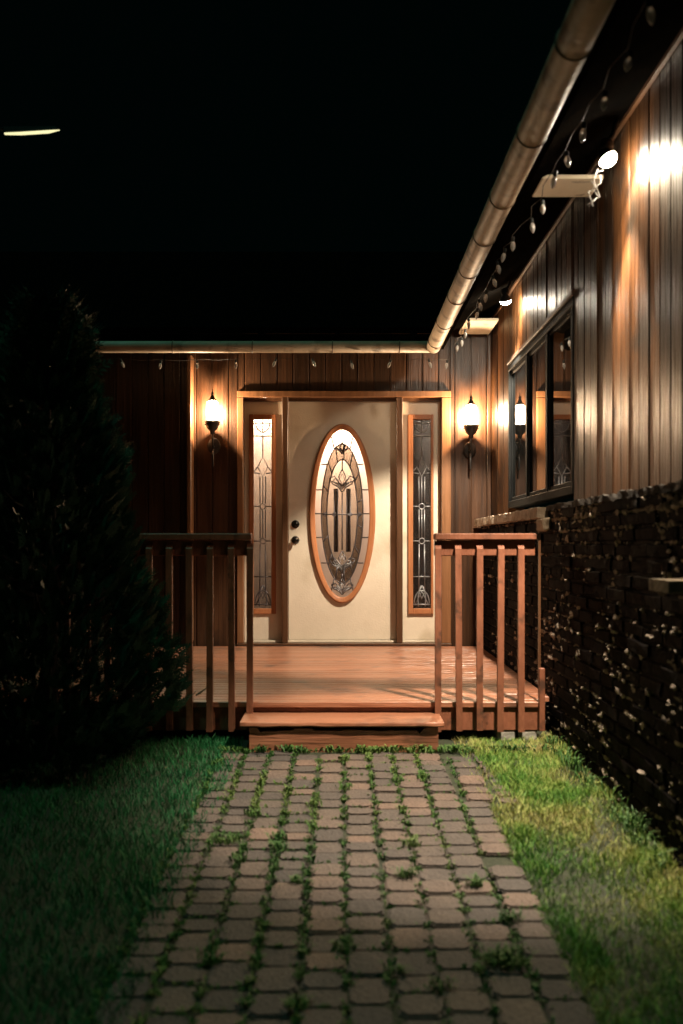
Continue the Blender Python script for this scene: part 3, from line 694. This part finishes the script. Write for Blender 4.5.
# concrete footing blocks
for i, (a, b_, lab) in enumerate(((497, 515, 'squat pale concrete block under the deck edge, nearer the step'), (519, 537, 'squat pale concrete block under the deck corner beside the brick wall'))):
    sx = F/5.36; c = ((a+b_)/2-CX)/sx
    m_ = MB(); m_.box((-(b_-a)/2/sx, 0, -.02), ((b_-a)/2/sx, .2, .053), j=.003, bev=.008)
    o = m_.build('concrete_block', 'concrete'); o.location = (c, 5.352, 0); tag(o, lab, 'block', 'concrete blocks under the deck')

# ---------------------------------------------------------------- wall lanterns
def lantern():
    """origin: wall point at the backplate centre; z axis up, -y out of the wall"""
    root = empty('wall_lantern')
    b = MB(); b.lathe([(.001, .0), (.052, .0), (.055, -.008), (.045, -.016), (.02, -.022), (.001, -.024)], (0, 0, 0), 24, sy=1.25, axis='y'); b.build('backplate', 'black_metal', root)
    a = MB()
    a.tube([(0, -.02, -.005), (0, -.05, -.015), (0, -.085, .0), (0, -.105, .03), (0, -.11, .07), (0, -.11, .115)], .009, 10)
    a.tube([(0, -.05, -.03), (0, -.075, -.06), (0, -.08, -.10), (0, -.075, -.16), (0, -.07, -.175)], .007, 10, rs=[.004, .009, .009, .008, .004])
    a.tube([(0, -.06, .0), (0, -.03, -.03), (0, -.05, -.055), (0, -.075, -.04)], .005, 8)
    a.build('arm', 'black_metal', root)
    c = MB(); c.lathe([(.006, .085), (.018, .09), (.022, .115), (.040, .130), (.050, .15), (.060, .180), (.066, .192), (.058, .196)], (0, -.11, 0), 20); 
    for k in range(8):
        t = k*math.pi/4; c.tube([(math.cos(t)*.05, -.11+math.sin(t)*.05, .185), (math.cos(t)*.062, -.11+math.sin(t)*.062, .165)], .004, 6)
    c.build('cup', 'black_metal', root)
    g_ = MB(); g_.lathe([(.036, .199), (.046, .215), (.050, .25), (.050, .33), (.044, .352), (.030, .362)], (0, -.11, 0), 24); g_.build('glass_shade', 'sconce_glow', root)
    bb = MB(); bb.lathe([(.0005, .200), (.010, .203), (.018, .225), (.013, .250), (.0005, .262)], (0, -.11, 0), 14); bb.build('bulb', 'sconce_bulb', root)
    L_ = bpy.data.lights.new('lantern_light', 'POINT'); L_.energy = 90; L_.shadow_soft_size = .012; L_.color = (1.0, .70, .42)
    lo = bpy.data.objects.new('lantern_light', L_); COL.objects.link(lo); lo.parent = root; lo.location = (0, -.11, .285)
    d = MB(); d.lathe([(.036, .364), (.034, .372), (.022, .384), (.014, .402), (.010, .412), (.013, .420), (.010, .430), (.004, .440), (.003, .458), (.0005, .466)], (0, -.11, 0), 20); d.build('cap', 'black_metal', root)
    e = MB()
    for k in range(4):
        t = k*math.pi/2+math.pi/4; e.tube([(math.cos(t)*.054, -.11+math.sin(t)*.054, .197), (math.cos(t)*.055, -.11+math.sin(t)*.055, .33), (math.cos(t)*.036, -.11+math.sin(t)*.036, .368)], .0022, 6)
    e.build('cage_bar', 'black_metal', root)
    return root
sc = F/(DY-.11)
ln = lantern(); ln.location = ((471-CX)/sc, DY-.006, H+(HY-449)/sc+.0)
tag(ln, 'black wall lantern glowing right of the entrance, next to the side window', 'wall lamp', 'wall lanterns beside the door')
l2 = copy_tree(ln); l2.location = ((212.5-CX)/sc, DY-.006, H+(HY-445)/sc)
for c in children(l2):
    if c.type == 'LIGHT': c.data = c.data.copy(); c.data.energy = 62
tag(l2, 'black wall lantern glowing left of the entrance, beside the downspout', 'wall lamp', 'wall lanterns beside the door')

# ---------------------------------------------------------------- eave floodlights
def floodlight(loc, aim, face, label, power, size, blend, wash=0):
    root = empty('floodlight', loc); tag(root, label, 'flood light', 'flood bulbs under the right-hand eave')
    up = MB(); up.tube([(0.05, 0.02, .17), (0.03, .01, .10), (0, 0, .05)], .010, 8); up.lathe([(.028, .03), (.03, .045), (.028, .065), (.02, .075)], (0, 0, 0), 14); up.build('holder', 'black_metal', root)
    d = (Vector(aim)-Vector(loc)).normalized()
    q = Vector(face).normalized().to_track_quat('-Z', 'Y').to_matrix()
    b = MB(); prof = [(.012, .05), (.020, .03), (.034, .008), (.041, -.002), (.042, -.008)]
    b.lathe(prof, (0, 0, 0), 20); b.v = [tuple(q @ Vector(v)) for v in b.v]; b.build('reflector', 'black_metal', root)
    f = MB(); f.lathe([(.036, -.003), (.039, -.012), (.034, -.026), (.020, -.037), (.0005, -.042)], (0, 0, 0), 20); f.v = [tuple(q @ Vector(v)) for v in f.v]; f.build('bulb_face', 'flood_glow', root)
    L_ = bpy.data.lights.new('flood_beam', 'SPOT'); L_.energy = power; L_.spot_size = R(size); L_.spot_blend = blend; L_.shadow_soft_size = .03; L_.color = (1.0, .84, .64)
    lo = bpy.data.objects.new('flood_beam', L_); COL.objects.link(lo); lo.parent = root; lo.location = d*.075; lo.rotation_euler = d.to_track_quat('-Z', 'Y').to_euler()
    if wash:
        L2 = bpy.data.lights.new('wall_wash', 'SPOT'); L2.energy = wash; L2.spot_size = R(120); L2.spot_blend = .55; L2.shadow_soft_size = .03; L2.color = (1.0, .74, .46)
        l2_ = bpy.data.objects.new('wall_wash', L2); COL.objects.link(l2_); l2_.parent = root; l2_.location = (.045, -.04, -.05); l2_.rotation_euler = Vector((.20, -.12, -1)).to_track_quat('-Z', 'Y').to_euler()
    return root
A = W(606.5, 157, 4.27); B = W(505.5, 299, 6.95)
floodlight(A, (A.x-.30, 4.47, 0), (.42, -.26, -.80), 'bright flood bulb under the eave, the larger one nearer the viewer', 520, 69, .42, 100)
floodlight(B, (B.x-.50, 7.85, 0), (.15, .45, -.85), 'small flood bulb under the eave above the far end of the side window', 340, 77, .35, 35)

# ---------------------------------------------------------------- light strings
def bulb_proto():
    return None
def light_string(label, pts, cable_pts):
    root = empty('light_string', pts[0]); O = tuple(pts[0]); tag(root, label, 'string lights', 'unlit string lights hanging along the gutters')
    MB().tube(cable_pts, .0016, 6).build('cable', 'cable', root, O)
    first = None
    for i, p in enumerate(pts):
        if first is None:
            b = MB(); b.lathe([(.001, -.060), (.006, -.054), (.0125, -.040), (.0155, -.025), (.013, -.010), (.009, .0)], (0, 0, 0), 14); bo = b.build('bulb', 'bulb', root)
            c = MB(); c.lathe([(.009, .001), (.0105, .004), (.0105, .026), (.006, .030)], (0, 0, 0), 12); c.build('socket', 'cable', bo)
            first = bo
        else: bo = copy_tree(first, root)
        bo.scale = (.82, .82, .82); bo.location = Vector(p)-Vector(O); bo.rotation_euler = (random.uniform(-.35, .35), random.uniform(-.35, .35), random.uniform(0, 6))
pts = []; cab = []
y = 2.55
while y < 7.62:
    x = 0.868+random.uniform(-.025, .025); z = H+1.515+random.uniform(-.025, .012); pts.append((x, y, z)); cab += [(x-.004, y, z+.030), (.862, y+.131, H+1.536)]; y += .262
light_string('string of unlit clear bulbs along the inner side of the right-hand gutter', pts, cab)
pts = []; cab = []
for px in (447, 430, 391, 352, 313, 275, 236, 197, 160, 121, 82):
    p = W(px+random.uniform(-1, 1), 362.5+random.uniform(-1, 1), 7.72); pts.append(tuple(p)); cab += [(p.x, p.y, p.z+.030), (p.x-.15, p.y+.01, p.z+.022)]
light_string('string of unlit clear bulbs under the gutter above the entrance', pts, cab)
# tangle at the near flood bulb
tg = MB(); c0 = A+Vector((-.01, .10, -.03))
for k in range(3):
    pp = [tuple(c0+Vector((random.uniform(-.03, .03), .02*j+random.uniform(-.02, .02), -.02*j+random.uniform(-.03, .03)))) for j in range(6)]; tg.tube(pp, .0018, 6)
O_ = tuple(c0); tgo = tg.build('cable_tangle', 'bulb', None, O_)
tag(tgo, 'tangled clear cable end hanging behind the large flood bulb', 'cable')

# ---------------------------------------------------------------- conifer shrub
def conifer(loc, hgt, rad, label, n, seed):
    random.seed(seed); root = empty('conifer', loc); tag(root, label, 'conifer')
    t = MB(); t.tube([(0, 0, 0), (.02, .01, hgt*.4), (0, 0, hgt*.8), (0, .01, hgt*.98)], .05, 8, rs=[.05, .035, .015, .004])
    for k in range(60):
        z = hgt*random.uniform(.06, .9); a = random.uniform(0, 6.283); r = rad*prof(z/hgt)*.8
        t.tube([(0, 0, z), (math.cos(a)*r*.5, math.sin(a)*r*.5, z+.08), (math.cos(a)*r, math.sin(a)*r, z+.24)], .01, 5, rs=[.013, .008, .003])
    t.build('trunk', 'bark', root)
    c = MB(); V = c.v; Fc = c.f
    for k in range(n):
        u = random.random()**1.15; z = hgt*(.02+.97*u); a = random.uniform(0, 6.283)
        lob = 1+.28*noise.noise(Vector((math.cos(a)*1.6, math.sin(a)*1.6, z*2.6+seed)))+.18*noise.noise(Vector((math.cos(a)*4, math.sin(a)*4, z*6)))
        rr_ = rad*prof(u)*lob*(1-.45*random.random()**2.2)
        p = Vector((math.cos(a)*rr_, math.sin(a)*rr_, z)); out = Vector((math.cos(a), math.sin(a), random.uniform(.5, 1.6))).normalized()
        L_ = random.uniform(.05, .11)*(1.6 if u > .86 else 1)
        sd = out.cross(Vector((random.uniform(-1, 1), random.uniform(-1, 1), random.uniform(-1, 1)))).normalized()
        # a flat spray: stem with little scale-leaves either side
        for j in range(5):
            q = p+out*L_*(j/5); w_ = (1-j/6)*L_*.34
            for sg in (-1, 1):
                tip = q+sd*sg*w_+out*w_*.9; nrm = out*.006+sd*.0
                o_ = len(V); V += [tuple(q-out*.004), tuple(q+sd*sg*w_*.5+out*w_*.25-out*.006), tuple(tip), tuple(q+sd*sg*w_*.4+out*w_*.75)]
                Fc.append((o_, o_+1, o_+2, o_+3)); c.sm.append(False)
        o_ = len(V); V += [tuple(p), tuple(p+sd*.004), tuple(p+out*L_*1.25), tuple(p-sd*.004)]; Fc.append((o_, o_+1, o_+2, o_+3)); c.sm.append(False)
    c.build('crown', 'needles', root, fix=False)
def prof(u):
    if u < .12: return .62+u*3.1
    return max(.03, (1-(u-.12)/.88)**.64)
conifer((-1.43, 4.84, 0), 2.2, .60, 'dark feathery conifer in front of the left railing', 7500, 3)
conifer((-2.15, 5.0, 0), 2.7, .75, 'taller dark conifer at the left edge behind the feathery one', 5000, 8)
random.seed(5)

# ---------------------------------------------------------------- distant street lamp
p0, p1 = W(4, 134, 20), W(60, 132.5, 20)
sl = empty('street_lamp', (p0.x-1.6, 20, 0)); SO = (p0.x-1.6, 20, 0)
tag(sl, 'street lamp whose pale yellow strip of light glows high in the black sky', 'street lamp')
MB().tube([(SO[0], 20, -.2), (SO[0], 20, 5), (SO[0], 20, p0.z+.3)], .07, 12, rs=[.10, .08, .06]).build('pole', 'black_metal', sl, SO)
MB().tube([(SO[0], 20, p0.z+.1), (SO[0]+.9, 20, p0.z+.13), (p0.x+.1, 20, p0.z+.09)], .035, 10).build('arm', 'black_metal', sl, SO)
hd = MB(); hd.add([(p0.x, 19.96, p0.z+.03), (p1.x, 19.96, p1.z+.05), (p1.x, 20.04, p1.z+.05), (p0.x, 20.04, p0.z+.03), (p0.x, 19.97, p0.z+.14), (p1.x-.1, 19.97, p1.z+.12), (p1.x-.1, 20.03, p1.z+.12), (p0.x, 20.03, p0.z+.14)],
    [(0,1,2,3),(4,5,6,7),(0,1,5,4),(1,2,6,5),(2,3,7,6),(3,0,4,7)]); hd.build('head', 'black_metal', sl, SO)
le = MB(); le.add([(p0.x+.02, 19.955, p0.z-.02), (p0.x+.35, 19.945, p0.z-.025), (p1.x-.22, 19.945, p1.z-.02), (p1.x, 19.955, p1.z+.04), (p1.x-.25, 19.955, p1.z+.028), (p0.x+.3, 19.955, p0.z+.022), (p0.x+.02, 19.955, p0.z+.01),
    (p0.x+.02, 20.0, p0.z-.02), (p0.x+.35, 20.0, p0.z-.025), (p1.x-.22, 20.0, p1.z-.02), (p1.x, 20.0, p1.z+.04), (p1.x-.25, 20.0, p1.z+.028), (p0.x+.3, 20.0, p0.z+.022), (p0.x+.02, 20.0, p0.z+.01)],
    [tuple(range(7)), tuple(range(7, 14))[::-1]]+[(i, (i+1) % 7, 7+(i+1) % 7, 7+i) for i in range(7)]); le.build('lens', 'street_glow', sl, SO)

# ---------------------------------------------------------------- night sky
wd = bpy.data.worlds.new('World'); scn.world = wd; wd.use_nodes = True
nt = wd.node_tree; bg = nt.nodes['Background']
sky = nt.nodes.new('ShaderNodeTexSky'); sky.sky_type = 'NISHITA'; sky.sun_disc = False; sky.sun_elevation = R(-6); sky.sun_rotation = R(200)
mx = nt.nodes.new('ShaderNodeMix'); mx.data_type = 'RGBA'; mx.inputs[0].default_value = 0.02
mx.inputs[6].default_value = (0.0001, 0.0007, 0.0006, 1); nt.links.new(sky.outputs[0], mx.inputs[7])
nt.links.new(mx.outputs[2], bg.inputs[0]); bg.inputs[1].default_value = 1.0

ml = bpy.data.lights.new('teal_fill', 'SUN'); ml.energy = 0.30; ml.angle = R(3); ml.color = (0.30, 1.0, 0.76)  # teal fill light added to lift the left lawn and the darks
mo = bpy.data.objects.new('teal_fill', ml); COL.objects.link(mo); mo.rotation_euler = Vector((.16, .22, -1.0)).to_track_quat('-Z', 'Y').to_euler()

# ---------------------------------------------------------------- camera
cam = bpy.data.cameras.new('camera'); co = bpy.data.objects.new('camera', cam); COL.objects.link(co)
co.location = (0, 0, H); co.rotation_euler = (R(90), 0, 0)
cam.sensor_width = 36; cam.lens = 36*F/1024; cam.shift_y = (HY-512)/1024; cam.shift_x = 0.0; cam.clip_end = 400
cam.dof.use_dof = True; cam.dof.focus_distance = 7.9; cam.dof.aperture_fstop = 2.2
scn.camera = co
scn.view_settings.view_transform = 'Standard'; scn.view_settings.look = 'None'; scn.view_settings.exposure = 0.5; scn.view_settings.gamma = 1
scn.cycles.use_denoising = True; scn.cycles.sample_clamp_indirect = 4; scn.cycles.max_bounces = 8; scn.cycles.transparent_max_bounces = 12
